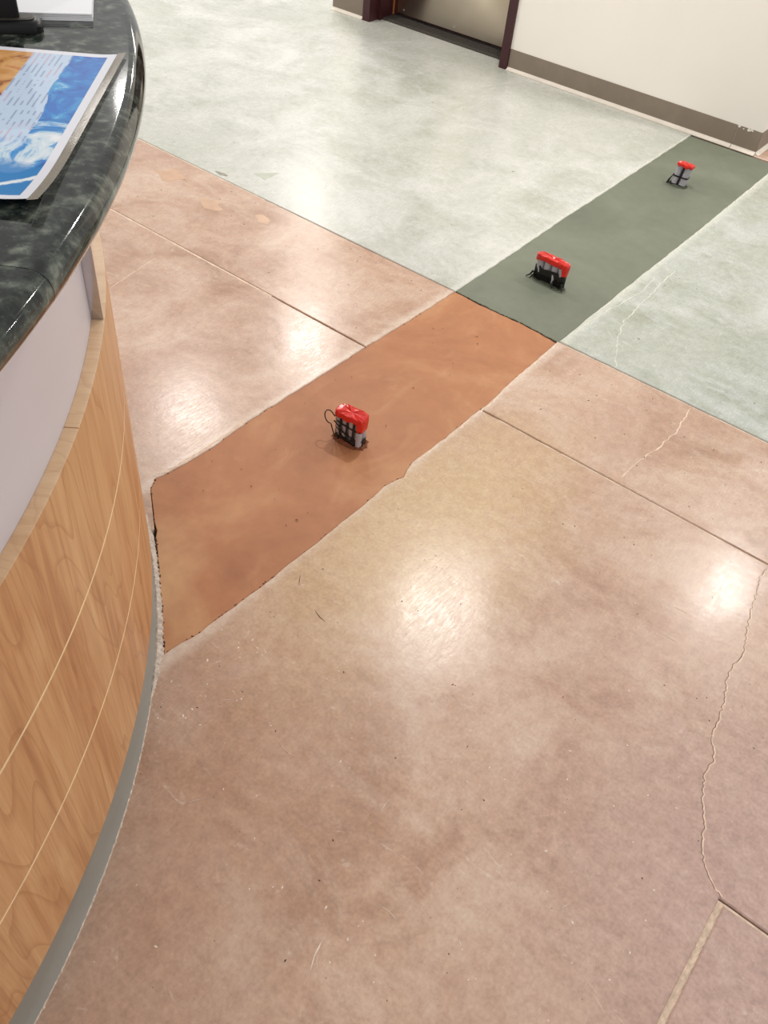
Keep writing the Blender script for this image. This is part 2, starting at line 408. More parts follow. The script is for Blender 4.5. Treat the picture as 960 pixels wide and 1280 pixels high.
# joint fillers
obj('joint_filler', *box(0.2215, 0.2335, -3, 0.920, -0.02, -0.0042), M['filler'], floor)
obj('joint_filler', *ribbon([(0.2283, 0.918), (0.2283, 0.3), (0.2283, -0.6)], 0.012, -0.004, 0.0028, 77, 0.008, 0.0012), M['filler'], floor)
obj('joint_filler', *box(0.2335, XR, 0.9155, 0.9195, -0.02, -0.0025), M['filler'], floor)
obj('joint_filler', *box(XL, -1.75, YJ-g, YJ+g, -0.02, -0.0015), M['filler'], floor)
obj('joint_filler', *box(-0.62, XR, YJ-g, YJ, -0.02, -0.002), M['filler'], floor)
obj('joint_filler', *box(XL, -2.25, YG-g, YG, -0.02, -0.0015), M['filler'], floor)
# ridges of grout left along the cut edges
obj('grout_ridge', *ribbon([(x+0.007, y) for x, y in TR[10:]], 0.006, 0.0, 0.0012, 21), M['crack'], s_strip_r)
obj('grout_ridge', *ribbon([(x-0.006, y) for x, y in TL[:4]], 0.008, 0.0, 0.0014, 22), M['crack'], s_left)
obj('grout_ridge', *ribbon([(x-0.005, y) for x, y in TL[5:]], 0.004, 0.0, 0.0012, 23), M['crack'], s_strip_l)
obj('grout_ridge', *ribbon([(x-0.006, y) for x, y in GL[1:]], 0.006, 0.0, 0.0012, 24), M['crack_green'], s_green_l)
obj('grout_ridge', *ribbon([(x+0.008, y) for x, y in GR[1:]], 0.006, 0.0, 0.0012, 25), M['crack_green'], s_green_r)
for x0, x1, y, w_, par, mt in ((-2.7, -1.70, YJ-0.0045, 0.006, s_left, 'crack'), (-0.85, 1.2, YJ-0.005, 0.0045, s_main, 'crack'), (-3.2, -1.9, YG-0.0055, 0.005, s_strip_l, 'crack'), (-0.91, 0.6, YG-0.0055, 0.0045, s_strip_r, 'crack')):
    obj('grout_ridge', *ribbon([(x0, y), (x1, y)], w_, 0.0, 0.0008, int(abs(x0)*10), 0.03, 0.0005), M[mt], par)
# cracks
C1 = [(-0.0072,1.7832),(-0.0112,1.7436),(0.0036,1.6776),(0.0107,1.6273),(0.0276,1.5531),(0.0468,1.4941),(0.0416,1.4393),(0.0442,1.3904),(0.0649,1.3266),(0.0711,1.2848),(0.0748,1.2371),(0.1016,1.1823),(0.1021,1.1358),(0.1197,1.0833),(0.1346,1.0527),(0.1471,1.0317),(0.1541,0.9963),(0.1759,0.965),(0.1993,0.9404),(0.2272,0.9245)]
C2 = [(-0.4351,2.2698),(-0.427,2.1815),(-0.42,2.1264),(-0.4265,2.0304),(-0.4389,1.9511),(-0.4441,1.8857),(-0.4473,1.8284)]
C3 = [(-0.8361,3.0295),(-0.8376,2.9272),(-0.8289,2.8077),(-0.8205,2.6494),(-0.8134,2.5558),(-0.7856,2.4604),(-0.7342,2.3501),(-0.7061,2.29)]
C4 = [(-0.9,2.36),(-0.8982,2.4812),(-0.8851,2.6034),(-0.8663,2.7213),(-0.8602,2.8059),(-0.8723,2.9312)]
obj('crack', *ribbon(C1, 0.0034, 0.0, 0.0008, 31, 0.006, 0.0026), M['crack'], s_main)
obj('crack', *ribbon([(x-0.0028, y) for x, y in C1], 0.0016, 0.0, 0.0004, 31, 0.006, 0.0026), M['fibre'], s_main)
obj('crack', *ribbon(C2, 0.0042, 0.0, 0.0008, 32, 0.012, 0.003), M['crack'], s_strip_r)
obj('crack', *ribbon(C3, 0.0045, 0.0, 0.0008, 33, 0.015, 0.004), M['crack_green'], s_green_r)
obj('crack', *ribbon(C4, 0.004, 0.0, 0.0006, 34, 0.015, 0.004), M['crack_green'], s_green_r)
obj('crack', *ribbon([(-2.1407,1.4517),(-2.1739,1.6023),(-2.1908,1.6866)], 0.003, 0.0, 0.0006, 35), M['crack'], s_left)
obj('crack', *ribbon([(-2.24,1.50),(-2.05,1.55)], 0.0028, 0.0, 0.0006, 36), M['crack'], s_left)
# scratches, fibres and flakes
def scr(x, y, ang, L, w, mat, par, seed):
    d = Vector((math.cos(ang), math.sin(ang)))*L/2; c_ = Vector((x, y)); n = Vector((-d.y, d.x))*0.12
    obj('scratch', *ribbon([tuple(c_-d), tuple(c_+n), tuple(c_+d)], w, 0.0003, 0.0004, seed, 0.01, 0.0006), mat, par)
scr(-0.2752, 0.3756, 1.9, 0.05, 0.003, M['scratch'], s_main, 41)
scr(-0.268, 0.372, 2.2, 0.03, 0.002, M['scratch'], s_main, 42)
scr(-0.8477, 0.9589, 2.2, 0.035, 0.002, M['fibre'], s_main, 43)
scr(-0.7432, 0.9118, 2.9, 0.04, 0.002, M['fibre'], s_main, 44)
rnd = random.Random(5)
for i in range(16):
    x = rnd.uniform(-0.75, 0.1); y = rnd.uniform(0.35, 1.6)
    scr(x, y, rnd.uniform(0, 3.1), rnd.uniform(0.012, 0.05), 0.0013, M['scratch'], s_main, 50+i)
def grit(par, n, x0, x1, y0, y1, r, mat, seed):
    rr = random.Random(seed); P = [(rr.uniform(x0, x1), rr.uniform(y0, y1)) for i in range(n)]
    V, F = [], []
    for x, y in P:
        k0 = len(V); sz = r*rr.uniform(0.35, 1.0); st_ = rr.uniform(1, 2.2); a_ = rr.random()*3.14
        for q in range(4):
            dx = sz*st_*math.cos(q*1.57); dy = sz*math.sin(q*1.57)
            V.append((x+dx*math.cos(a_)-dy*math.sin(a_), y+dx*math.sin(a_)+dy*math.cos(a_), 0.0001))
        V.append((x, y, sz*0.6)); F += [(k0, k0+1, k0+4), (k0+1, k0+2, k0+4), (k0+2, k0+3, k0+4), (k0+3, k0, k0+4)]
    obj('grit', V, F, mat, par, kind='stuff')
grit(s_main, 130, -0.85, 0.2, 0.1, 1.75, 0.0022, M['scratch'], 1)
grit(s_main, 110, -0.85, 0.2, 0.1, 1.75, 0.0018, M['fibre'], 2)
grit(s_main, 26, -0.88, -0.72, 0.52, 0.78, 0.0028, M['scratch'], 3)
grit(s_left, 40, -2.2, -1.4, 1.0, 1.75, 0.0028, M['scratch'], 4)
grit(s_strip_l, 40, -2.6, -1.4, 1.85, 2.25, 0.0026, M['fibre'], 5)
grit(s_strip_r, 40, -0.85, 0.0, 1.85, 2.25, 0.0024, M['fibre'], 6)
grit(s_green_r, 40, -0.85, 0.0, 2.35, 3.6, 0.004, M['mortar_pale'], 7)
grit(s_green_l, 40, -3.5, -1.4, 2.35, 4.2, 0.004, M['mortar_pale'], 8)
grit(patch_o, 30, -1.30, -0.95, 1.0, 2.2, 0.0022, M['collar_o'], 9)
def flake(pts, mat, par):
    obj('flake_stain', *prism(pts, -0.001, 0.0004, 0.0), mat, par)
flake([(-2.435, 2.415), (-2.37, 2.405), (-2.375, 2.50)], M['stain_green'], s_green_l)
def rough_flake(cx, cy, rx_, ry_, seed, mat, par):
    rr = random.Random(seed); n = 9
    flake([(cx+rx_*math.cos(6.283*i/n)*rr.uniform(0.45, 1.1), cy+ry_*math.sin(6.283*i/n)*rr.uniform(0.45, 1.1)) for i in range(n)], mat, par)
rough_flake(-2.64, 2.15, 0.09, 0.06, 1, M['stain_pink'], s_strip_l)
rough_flake(-2.36, 2.10, 0.07, 0.04, 2, M['stain_pink'], s_strip_l)
rough_flake(-2.76, 1.97, 0.06, 0.04, 3, M['stain_pink'], s_strip_l)
rough_flake(-2.14, 2.16, 0.05, 0.03, 4, M['stain_pink'], s_strip_l)
rough_flake(-2.52, 2.31, 0.035, 0.015, 5, M['mortar_pale'], s_green_l)

# ------------------------------------------------------------------ walls, door, baseboards
YW = 4.372
DX0, DX1 = -3.479, -2.462      # outside of the door frame
WXL, WXR = -3.715, -1.046      # ends of the wall
wall = obj('wall_back', *join(box(WXL, DX0+0.012, YW, YW+0.26, 0, 2.8), box(DX1-0.012, WXR, YW, YW+0.26, 0, 2.8), box(DX0+0.012, DX1-0.012, YW, YW+0.26, 2.10, 2.8)), M['wall'], None, kind='structure')
for nm, x0, x1 in (('wall_right', WXR-0.15, WXR), ('wall_left', WXL, WXL+0.15)):
    obj(nm, *box(x0, x1, YW+0.2605, 8.6, 0, 2.8), M['wall'], None, kind='structure')
COVE = [(0, 0.104), (0.0025, 0.104), (0.0035, 0.102), (0.0035, 0.020), (0.0045, 0.016), (0, 0.016)]
TOE = [(0, 0.0158), (0.0046, 0.0158), (0.008, 0.010), (0.014, 0.006), (0.022, 0.0035), (0.022, 0.0005), (0, 0.0005)]
def cove(name, p0, p1, nrm, par=None):
    o = obj(name, *sweep_line(COVE, p0, p1, nrm), M['cove'], par, smooth=True)
    if par is None: o['kind'] = 'structure'
    obj('toe', *sweep_line(TOE, p0, p1, nrm), M['toe'], o, smooth=True)
    return o
bb = cove('baseboard_back', (DX1+0.002, YW-0.0003), (-1.166, YW-0.0003), (0, -1))
cove('end_piece', (-1.163, YW-0.0003), (WXR+0.003, YW-0.0003), (0, -1), bb)
cove('baseboard_left', (WXL-0.002, YW-0.0003), (DX0-0.002, YW-0.0003), (0, -1))
cove('baseboard_right', (WXR+0.0003, YW-0.003), (WXR+0.0003, 8.6), (1, 0))
for i, (x, z, s) in enumerate(((-1.158, 0.101, 0.006), (-1.135, 0.096, 0.004), (-1.108, 0.098, 0.008), (-1.097, 0.104, 0.007), (-1.09, 0.098, 0.004))):
    rr = random.Random(i); P = [(x+s*1.2*math.cos(a*1.05)*rr.uniform(.6, 1.2), z+s*math.sin(a*1.05)*rr.uniform(.6, 1.3)) for a in range(6)]
    V = [(a, YW-0.0035, b) for a, b in P]+[(a, YW-0.0055, b) for a, b in P]
    F = [tuple(range(6)), tuple(range(11, 5, -1))]+[(k, (k+1) % 6, 6+(k+1) % 6, 6+k) for k in range(6)]
    obj('paint_flake', V, F, M['paint_chip'], wall)

door = empty('door_1', ((DX0+DX1)/2, YW+0.1, 0), kind='structure')
door['label'] = 'door with stainless kick plate in a maroon metal frame'
YD = 4.575                    # face of the door leaf
FW = 0.05
# left jamb: face, reveal, stop; right jamb mirrored; head
jl = join(box(DX0, DX0+FW, YW-0.012, YW+0.07, 0, 2.13), box(DX0+0.01, DX0+FW+0.016, YW+0.07, YD+0.06, 0, 2.13))
jr = join(box(DX1-FW, DX1, YW-0.012, YW+0.07, 0, 2.13), box(DX1-FW-0.016, DX1-0.01, YW+0.07, YD+0.06, 0, 2.13))
obj('jamb', *jl, M['maroon'], door); obj('jamb', *jr, M['maroon'], door)
obj('head', *join(box(DX0+FW, DX1-FW, YW-0.012, YW+0.07, 2.08, 2.13), box(DX0+FW+0.016, DX1-FW-0.016, YW+0.07, YD+0.06, 2.06, 2.13)), M['maroon'], door)
leaf = bbox_bevel('leaf', (DX0+FW+0.019, DX1-FW-0.019, YD, YD+0.045, 0.022, 2.055), M['door'], door)
kp = bbox_bevel('kick_plate', (DX0+FW+0.045, DX1-FW-0.021, YD-0.003, YD-0.0002, 0.030, 0.86), M['kick'], leaf, 0.0008, 1)
for x in (-3.34, -2.97, -2.60):
    V, F = tube([(x, YD-0.003, 0.05), (x, YD-0.0045, 0.05)], [0.006, 0.004], 10); obj('screw', V, F, M['steel'], kp)
obj('seal', *box(DX0+FW+0.0165, DX0+FW+0.0187, YD-0.012, YD+0.03, 0.015, 2.05), M['orange_edge'], door)
th = obj('threshold', *sweep_line([(0, 0), (0, 0.006), (0.012, 0.011), (0.10, 0.011), (0.16, 0.011), (0.16, 0)], (DX0+FW+0.017, 4.468), (DX1-FW-0.017, 4.468), (0, 1)), M['threshold'], door)
for k in range(5):
    y = 4.486+k*0.016
    obj('rib', *box(DX0+FW+0.02, DX1-FW-0.02, y, y+0.007, 0.0108, 0.0128), M['threshold'], th)

# ------------------------------------------------------------------ reception desk
C = (-2.065, -0.583); RW = 1.639; RI = 1.620
A0, A1 = -25, 125
desk = empty('reception_desk', (-0.62, 0.19, 0), label='curved reception desk with maple front panels and white upper band', category='desk')
def arcpart(name, prof, a0, a1, mat, n=None, parent=desk, smooth=True):
    n = n or max(4, int(abs(a1-a0)*1.2))
    V, F, U = sweep_arc(prof, C, a0, a1, n)
    return obj(name, V, F, mat, parent, smooth, U)
ZB, Z1, Z2, ZL = 0.112, 0.333, 0.562, 0.789
for z0, z1 in ((ZB, Z1-0.0022), (Z1+0.0022, Z2-0.0022), (Z2+0.0022, ZL-0.0015)):
    b = 0.001
    arcpart('wood_panel', [(RI, z0), (RW-b, z0), (RW, z0+b), (RW, z1-b), (RW-b, z1), (RI, z1)], A0, A1, M['wood'], 180)
for z in (Z1, Z2):
    arcpart('groove_strip', [(RI, z-0.0021), (RW-0.0004, z-0.0021), (RW-0.0022, z-0.0002), (RW-0.0060, z+0.0004), (RW-0.0065, z+0.0021), (RI, z+0.0021)], A0, A1, M['groove'], 180)
for a0, a1 in ((A0, 39.55), (39.62, A1)):
    arcpart('ledge_cap', [(RI, ZL-0.0014), (RW, ZL-0.0014), (RW, ZL-0.0004), (RW-0.0006, ZL), (RI, ZL)], a0, a1, M['wood_edge'], 110)
arcpart('upper_panel', [(RI-0.018, 0.70), (RI-0.0003, 0.70), (RI-0.0003, 1.1095), (RI-0.018, 1.1095)], A0, A1, M['white_panel'], 180)
arcpart('carcass', [(1.22, 0.005), (RI-0.019, 0.005), (RI-0.019, 1.1095), (1.22, 1.1095)], A0+0.5, A1-0.5, M['carcass'], 90)
RT = RW-0.003      # toe of the cove base on the floor
arcpart('cove_base', [(RI-0.04, 0.1115), (RW-0.028, 0.1115), (RW-0.028, 0.060), (RW-0.0265, 0.046), (RW-0.021, 0.029), (RW-0.012, 0.013), (RT-0.002, 0.003), (RT, 0.0015), (RT, 0.0005), (RI-0.04, 0.0005)], A0, A1, M['desk_cove'], 180)
# polished steel support plate between ledge and counter
def radial_plate(ang, r0, r1, th_, z0, z1, name, mat):
    a = math.radians(ang); e = Vector((math.cos(a), math.sin(a))); t_ = Vector((-e.y, e.x))*th_/2; c_ = Vector(C)
    P = [c_+e*r0-t_, c_+e*r1-t_, c_+e*r1+t_, c_+e*r0+t_]
    V = [(p_.x, p_.y, z0) for p_ in P]+[(p_.x, p_.y, z1) for p_ in P]
    return obj(name, V, box(0, 1, 0, 1, 0, 1)[1], mat, desk)
radial_plate(48.6, RI, RW-0.0015, 0.004, ZL+0.0003, 1.1095, 'support_plate', M['steel'])
# thin crumbly caulk between the base and the floor, wider where the patch stops short of the base
CK = [(15, 0.0022), (42.5, 0.0028), (44.5, 0.012), (46.3, 0.017), (50.6, 0.0125), (56.5, 0.0135), (60.2, 0.014), (62, 0.010), (65, 0.004), (67.5, 0.003)]
def caulk_w(d):
    for (x0, y0), (x1, y1) in zip(CK[:-1], CK[1:]):
        if d <= x1: return y0+(y1-y0)*(d-x0)/(x1-x0)
    return CK[-1][1]
V, F = [], []; rnd = random.Random(9); N = 420
for i in range(N+1):
    ang = math.radians(15+52.5*i/N); e = Vector((math.cos(ang), math.sin(ang)))
    w = caulk_w(math.degrees(ang))*rnd.uniform(0.75, 1.12)+(rnd.random() < 0.08)*0.002; hh = min(0.003, 0.4*w)
    for r_, z in ((RT-0.002, 0.0008), (RT+w*0.2, 0.0015+hh*rnd.random()), (RT+w*0.6, 0.0006+hh*0.6*rnd.random()), (RT+w*0.9, 0.0004), (RT+w+0.001, -0.006)):
        V.append((C[0]+e.x*r_, C[1]+e.y*r_, z))
for i in range(N):
    for j in range(4): F.append((5*i+j, 5*i+5+j, 5*i+6+j, 5*i+1+j))
obj('caulk_bead', V, F, M['caulk'], desk)

# ------------------------------------------------------------------ granite countertop
top = empty('granite_countertop', (-0.62, 0.19, 1.1098), label='dark green granite countertop with rounded edge on the reception desk', category='countertop')
ZC, HT, RO = 1.130, 0.020, 1.789
CC = (-2.099, -0.622)
prof = [(1.02, ZC-HT), (RO-HT, ZC-HT)]
for k in range(1, 16):
    t_ = -math.pi/2+math.pi*k/16; prof.append((RO-HT+HT*math.cos(t_), ZC+HT*math.sin(t_)))
prof += [(RO-HT, ZC+HT), (1.02, ZC+HT)]
SEAM = 32.83
for a0, a1 in ((A0-2, SEAM-0.02), (SEAM+0.02, A1+2)):
    V, F, U = sweep_arc(prof, CC, a0, a1, 130); obj('granite_slab', V, F, M['granite'], top, True)
pr2 = [(1.03, ZC-HT+0.0005), (RO-HT, ZC-HT+0.0005)]+[(r-0.0006, z) for r, z in prof[2:-2]]+[(RO-HT, ZC+HT-0.0005), (1.03, ZC+HT-0.0005)]
V, F, U = sweep_arc(pr2, CC, SEAM-0.0195, SEAM+0.0195, 1); obj('seam_filler', V, F, M['seam'], top)
ZT = ZC+HT

# ------------------------------------------------------------------ things on the counter
def mat_flyer():
    t = NT('printed_flyer', 0.5, 0, 0.3); uv = t.coord('UV'); X = t.xyz(uv); u, v = X[0], X[1]   # metres from the right / the top edge
    P = uv
    n1 = t.noise(P, 28, 7, 0.65, 1.0); n2 = t.noise(P, 120, 4, 0.6)
    blue = t.ramp(n1, [(0.34, lin(0,78,176)), (0.5, lin(0,122,210)), (0.62, lin(60,166,224)), (0.74, lin(205,228,242))])
    wave = t.ramp(t.noise(P, 16, 8, 0.65, 1.5), [(0.38, lin(0,90,180)), (0.46, lin(10,142,216)), (0.52, lin(200,222,236)), (0.66, lin(246,248,252))])
    low = t.mr(v, 0.206, 0.212)
    photo = t.mix(low, blue, wave)
    glare_line = t.math('ABSOLUTE', t.math('SUBTRACT', v, t.math('ADD', 0.352, t.math('MULTIPLY', u, 0.75))))  # white diagonal glare of the laminate, painted into the print
    glare_line = t.math('ADD', glare_line, t.math('MULTIPLY', n2, 0.01))
    photo = t.mix(t.mr(t.math('ADD', v, t.math('MULTIPLY', n1, 0.06)), 0.335, 0.37), photo, lin(28,130,200))
    photo = t.mix(t.mr(glare_line, 0.007, 0.012, 1, 0), photo, lin(240,246,250))
    # columns of small print
    txt = lin(200,220,244)
    lines = t.math('FRACT', t.math('MULTIPLY', u, 150.0))
    cmb = t.n.new('ShaderNodeCombineXYZ'); t.link(t.math('MULTIPLY', t.math('FLOOR', t.math('MULTIPLY', u, 150.0)), 7.31), cmb.inputs[0]); t.link(t.math('MULTIPLY', v, 42.0), cmb.inputs[1])
    dash = t.noise(cmb.outputs[0], 1.0, 3, 0.6)
    ink = t.math('MULTIPLY', t.mr(lines, 0.6, 0.7, 0, 1), t.mr(dash, 0.44, 0.5, 0, 1))
    inkc = t.mix(t.mr(t.noise(t.scale(P, (18, 9, 1)), 1.0, 1), 0.5, 0.56), lin(74,92,140), lin(206,140,158))
    row = t.math('FRACT', t.math('MULTIPLY', v, 11.0))
    ink = t.math('MULTIPLY', ink, t.mr(row, 0.10, 0.13, 0, 1))
    text = t.mix(t.math('MULTIPLY', ink, 0.42), txt, inkc)
    # warm photograph further left
    warm = t.ramp(t.noise(P, 22, 4, 0.55, 0.6), [(0.34, lin(120,56,60)), (0.42, lin(212,150,84)), (0.56, lin(232,180,120)), (0.66, lin(206,122,72)), (0.8, lin(244,206,130))])
    edge = t.math('ADD', 0.052, t.math('MULTIPLY', t.math('SUBTRACT', n1, 0.5), 0.012))
    edge = t.math('SUBTRACT', edge, t.mr(v, 0.13, 0.2, 0, 0.008))
    c = t.mix(t.mr(t.math('SUBTRACT', u, edge), -0.001, 0.001), photo, text)
    c = t.mix(t.math('MULTIPLY', t.mr(v, 0.25, 0.30), t.mr(u, 0.2, 0.19)), c, photo)
    c = t.mix(t.math('MULTIPLY', t.mr(u, 0.099, 0.101), t.mr(v, 0.155, 0.16, 1, 0)), c, warm)
    # white margins
    mg = t.math('MAXIMUM', t.mr(u, 0.0095, 0.0105, 1, 0), t.mr(v, 0.011, 0.012, 1, 0))
    mg = t.math('MAXIMUM', mg, t.mr(v, 0.409, 0.410, 0, 1))
    c = t.mix(mg, c, lin(238,238,246))
    t.color(c); t.b.inputs['Coat Weight'].default_value = 0.5; t.b.inputs['Coat Roughness'].default_value = 0.03
    return t.m
fa = Vector((-0.9645, 0.7187)); fb = Vector((-0.6899, 0.3944))
fu = (fb-fa).normalized(); fv = Vector((fu.y, -fu.x))
if fv.x > 0: fv = -fv
def sheet(u0, u1, v0, v1, nu, nv, th_, zf):
    """thin sheet with thickness; u runs away from the right edge, v down the right edge"""
    V, U, F = [], [], []
    for s in (1, 0):
        for j in range(nv+1):
            for i in range(nu+1):
                u = u0+(u1-u0)*i/nu; v = v0+(v1-v0)*j/nv; p_ = fa+fv*u+fu*v
                V.append((p_.x, p_.y, zf(u, v)+th_*s)); U.append((u, v))
    k = (nu+1)*(nv+1)
    for j in range(nv):
        for i in range(nu):
            a = j*(nu+1)+i; F += [(a, a+1, a+nu+2, a+nu+1), (k+a, k+a+nu+1, k+a+nu+2, k+a+1)]
    rim = [i for i in range(nu+1)]+[j*(nu+1)+nu for j in range(1, nv+1)]+[nv*(nu+1)+i for i in range(nu-1, -1, -1)]+[j*(nu+1) for j in range(nv-1, 0, -1)]
    for a, b in zip(rim, rim[1:]+rim[:1]): F.append((a, b, k+b, k+a))
    return V, F, U
lift = lambda u, v: ZT+0.0006+0.010*max(0, (v-0.30)/0.12)**2*(1 if u > 0 else 1)+0.002*max(0, (0.03-u)/0.03)**2
fl_o = empty('laminated_flyer', (fa.x, fa.y, ZT), label='laminated flyer with blue water photos lying on the granite counter', category='flyer')
V, F, U = sheet(0.0, 0.28, 0.0, 0.42, 28, 42, 0.0004, lift); obj('printed_sheet', V, F, mat_flyer(), fl_o, True, U)
tlm = NT('clear_laminate', 0.15); tlm.b.inputs['Alpha'].default_value = 0.42
tlm.color(tlm.ramp(tlm.noise(tlm.coord(), 20), [(0.3, lin(196,184,168)), (0.7, lin(216,206,192))]))
V, F, U = sheet(-0.0105, -0.0004, -0.004, 0.424, 3, 42, 0.0004, lift); obj('laminate_border', V, F, tlm.m, fl_o, True, U)

# stack of white paper
pa = Vector((-1.0903, 0.779)); e1 = Vector((-0.78, 0.62)).normalized(); e2 = Vector((-e1.y, e1.x))
if e2.dot(Vector((-0.56, -0.83))) < 0: e2 = -e2
st = empty('paper_stack', (pa.x, pa.y, ZT), label='small stack of white paper sheets at the back of the counter', category='paper')
for k in range(4):
    off = e1*random.uniform(-0.001, 0.001)+e2*random.uniform(-0.001, 0.001); z0 = ZT+0.0004+k*0.0024
    P = [pa+off, pa+off+e1*0.28, pa+off+e1*0.28+e2*0.2, pa+off+e2*0.2]
    V = [(p_.x, p_.y, z0) for p_ in P]+[(p_.x, p_.y, z0+0.0019) for p_ in P]
    obj('sheet', V, box(0, 1, 0, 1, 0, 1)[1], M['paper'], st)

# black desktop stand, only its foot and lower block in view
sx = Vector((-0.55, -0.835)); sy = Vector((-sx.y, sx.x))
if sy.y < 0: sy = -sy
def rounded(cx, w, d, r, z0, z1, inset_=0.0, n=6):
    """rounded rectangle prism in the stand's axes"""
    out = []
    for qx, qy, a0 in ((w/2-r, d/2-r, 0), (-w/2+r, d/2-r, 90), (-w/2+r, -d/2+r, 180), (w/2-r, -d/2+r, 270)):
        for i in range(n+1):
            a = math.radians(a0+90*i/n); out.append((qx+r*math.cos(a), qy+r*math.sin(a)))
    rings = []
    for z, ins in ((z0, 0.0), (z0+(z1-z0)*0.55, 0.0), (z0+(z1-z0)*0.85, 0.003), (z1, 0.009+inset_)):
        rings.append([(cx+sx*(x*(1-ins*2/w))+sy*(y*(1-ins*2/d)), z) for x, y in out])
    k = len(out); V = [(p_.x, p_.y, z) for rg in rings for p_, z in rg]; F = []
    for i in range(3): F += [(i*k+j, i*k+(j+1) % k, (i+1)*k+(j+1) % k, (i+1)*k+j) for j in range(k)]
    F += [tuple(range(k-1, -1, -1)), tuple(3*k+j for j in range(k))]
    return V, F
sc_ = Vector((-1.083, 0.697))+sx*0.06+sy*0.0225
sd = empty('desktop_stand', (sc_.x, sc_.y, ZT), label='black plastic desktop stand with rounded foot behind the flyer', category='stand')
V, F = rounded(sc_, 0.12, 0.045, 0.014, ZT+0.0003, ZT+0.014); obj('foot', V, F, M['black_plastic'], sd, True)
V, F = rounded(sc_, 0.102, 0.027, 0.010, ZT+0.0142, ZT+0.0155, -0.006); obj('foot_pad', V, F, M['dark_glass'], sd, True)
V, F = rounded(sc_+sx*0.012+sy*0.002, 0.09, 0.022, 0.006, ZT+0.0157, ZT+0.13); obj('upright_block', V, F, M['black_plastic'], sd, True)

# ------------------------------------------------------------------ conduit stubs in the patches
def superell(a, b, n, p=3.2):
    out = []
    for i in range(n):
        t_ = 2*math.pi*i/n; c_, s_ = math.cos(t_), math.sin(t_)
        out.append((a*math.copysign(abs(c_)**(2/p), c_), b*math.copysign(abs(s_)**(2/p), s_)))
    return out
def bundle(name, label, x, y, rot, nx, ny, r, h, zf, seed, collar, tape, skirt, lean=0.0):
    rnd = random.Random(seed); root = empty(name, (x, y, zf), label=label, category='conduit', group='conduit stubs standing in the fresh concrete')
    ca, sa = math.cos(rot), math.sin(rot)
    W = lambda px, py, pz: (x+px*ca-py*sa+lean*pz*ca, y+px*sa+py*ca+lean*pz*sa, zf+pz)
    pitch = 2*r*1.04; hw = nx*pitch/2; hd = ny*pitch/2
    for j in range(ny):
        for i in range(nx):
            px = (i-(nx-1)/2)*pitch; py = (j-(ny-1)/2)*pitch; tx, ty = rnd.uniform(-.002, .002), rnd.uniform(-.002, .002)
            V, F = tube([W(px-tx, py-ty, -0.01), W(px, py, h*0.5), W(px+tx, py+ty, h-0.006)], r, 14)
            obj('conduit', V, F, M['pvc'], root, True)
    def band(z0, z1, grow, nm, mat, tilt=0.0, jag=0.0):
        ring = superell(hw+grow, hd+grow, 36, 4.5); V, F = [], []
        for zz, gg in ((z0, 1.0), (z1, 1.0), (z1, 0.965), (z0, 0.965)):
            for q, (a, b) in enumerate(ring):
                jz = (rnd.uniform(-jag, jag) if zz == z1 else rnd.uniform(-jag, jag)*0.3)
                V.append(W(a*gg, b*gg, max(0.0, zz+jz+tilt*a)))
        n = 36
        for s in range(4):
            for q in range(n): F.append((s*n+q, s*n+(q+1) % n, ((s+1) % 4)*n+(q+1) % n, ((s+1) % 4)*n+q))
        return obj(nm, V, F, mat, root)
    for z0, z1, tilt, jag in tape: band(z0, z1, 0.0012, 'tape_band', M['tape_black'], tilt, jag)
    # crumpled red wrap over the open ends
    ring = superell(hw+0.003, hd+0.003, 44, 4.0); n = 44; V, F = [], []
    levels = [(-1, 1.0), (-0.5, 1.03), (0.0, 1.02), (0.5, 1.0), (0.8, 0.93), (0.9, 0.7), (0.86, 0.35)]
    for li, (lv, gg) in enumerate(levels):
        for q, (a, b) in enumerate(ring):
            sk = skirt(a/hw, b/hd); zz = h+lv*(0.008 if lv > 0 else sk)
            f = noise.noise(Vector((a*160+seed, b*160, li*0.8)))
            zz += 0.0040*noise.noise(Vector((a*110, b*110+seed, 2.0)))*(1 if lv > -0.4 else 2.2)
            g2 = gg+0.05*f*(0.5 if lv < 0 else 1)
            V.append(W(a*g2, b*g2, zz))
    for s in range(len(levels)-1):
        for q in range(n): F.append((s*n+q, s*n+(q+1) % n, (s+1)*n+(q+1) % n, (s+1)*n+q))
    V.append(W(0, 0, h+0.004)); k = len(V)-1; s = (len(levels)-1)*n
    F += [(s+q, s+(q+1) % n, k) for q in range(n)]
    obj('red_tape_wrap', V, F, M['tape_red'], root)
    # broken crust of concrete around the foot
    ring = superell(hw, hd, 30, 4.0); V, F = [], []
    for gr, zz in ((0.0005, 0.008), (0.003, 0.006), (0.008, 0.002), (0.013, -0.001)):
        for q, (a, b) in enumerate(ring):
            e = Vector((a, b)).normalized()*gr*rnd.uniform(0.6, 1.5); V.append(W(a+e.x, b+e.y, zz*rnd.uniform(0.3, 1.5) if zz > 0 else zz))
    for s in range(3):
        for q in range(30): F.append((s*30+q, s*30+(q+1) % 30, (s+1)*30+(q+1) % 30, (s+1)*30+q))
    obj('mortar_crust', V, F, collar, root)
    return root, W, hw, hd
ZP = -0.003
b1, W1, hw1, hd1 = bundle('conduit_bundle', 'red-capped grey conduit stub with a wire loop in the terracotta concrete patch', -1.090, 1.427, 0.10, 4, 2, 0.0102, 0.091, ZP, 3,
    M['collar_o'], [(0.0, 0.020, -0.15, 0.008), (0.030, 0.034, -0.25, 0.0), (0.058, 0.063, -0.12, 0.0)], lambda a, b: 0.010+(0.026 if a > 0.75 else 0.0)+(0.010 if a < -0.8 else 0))
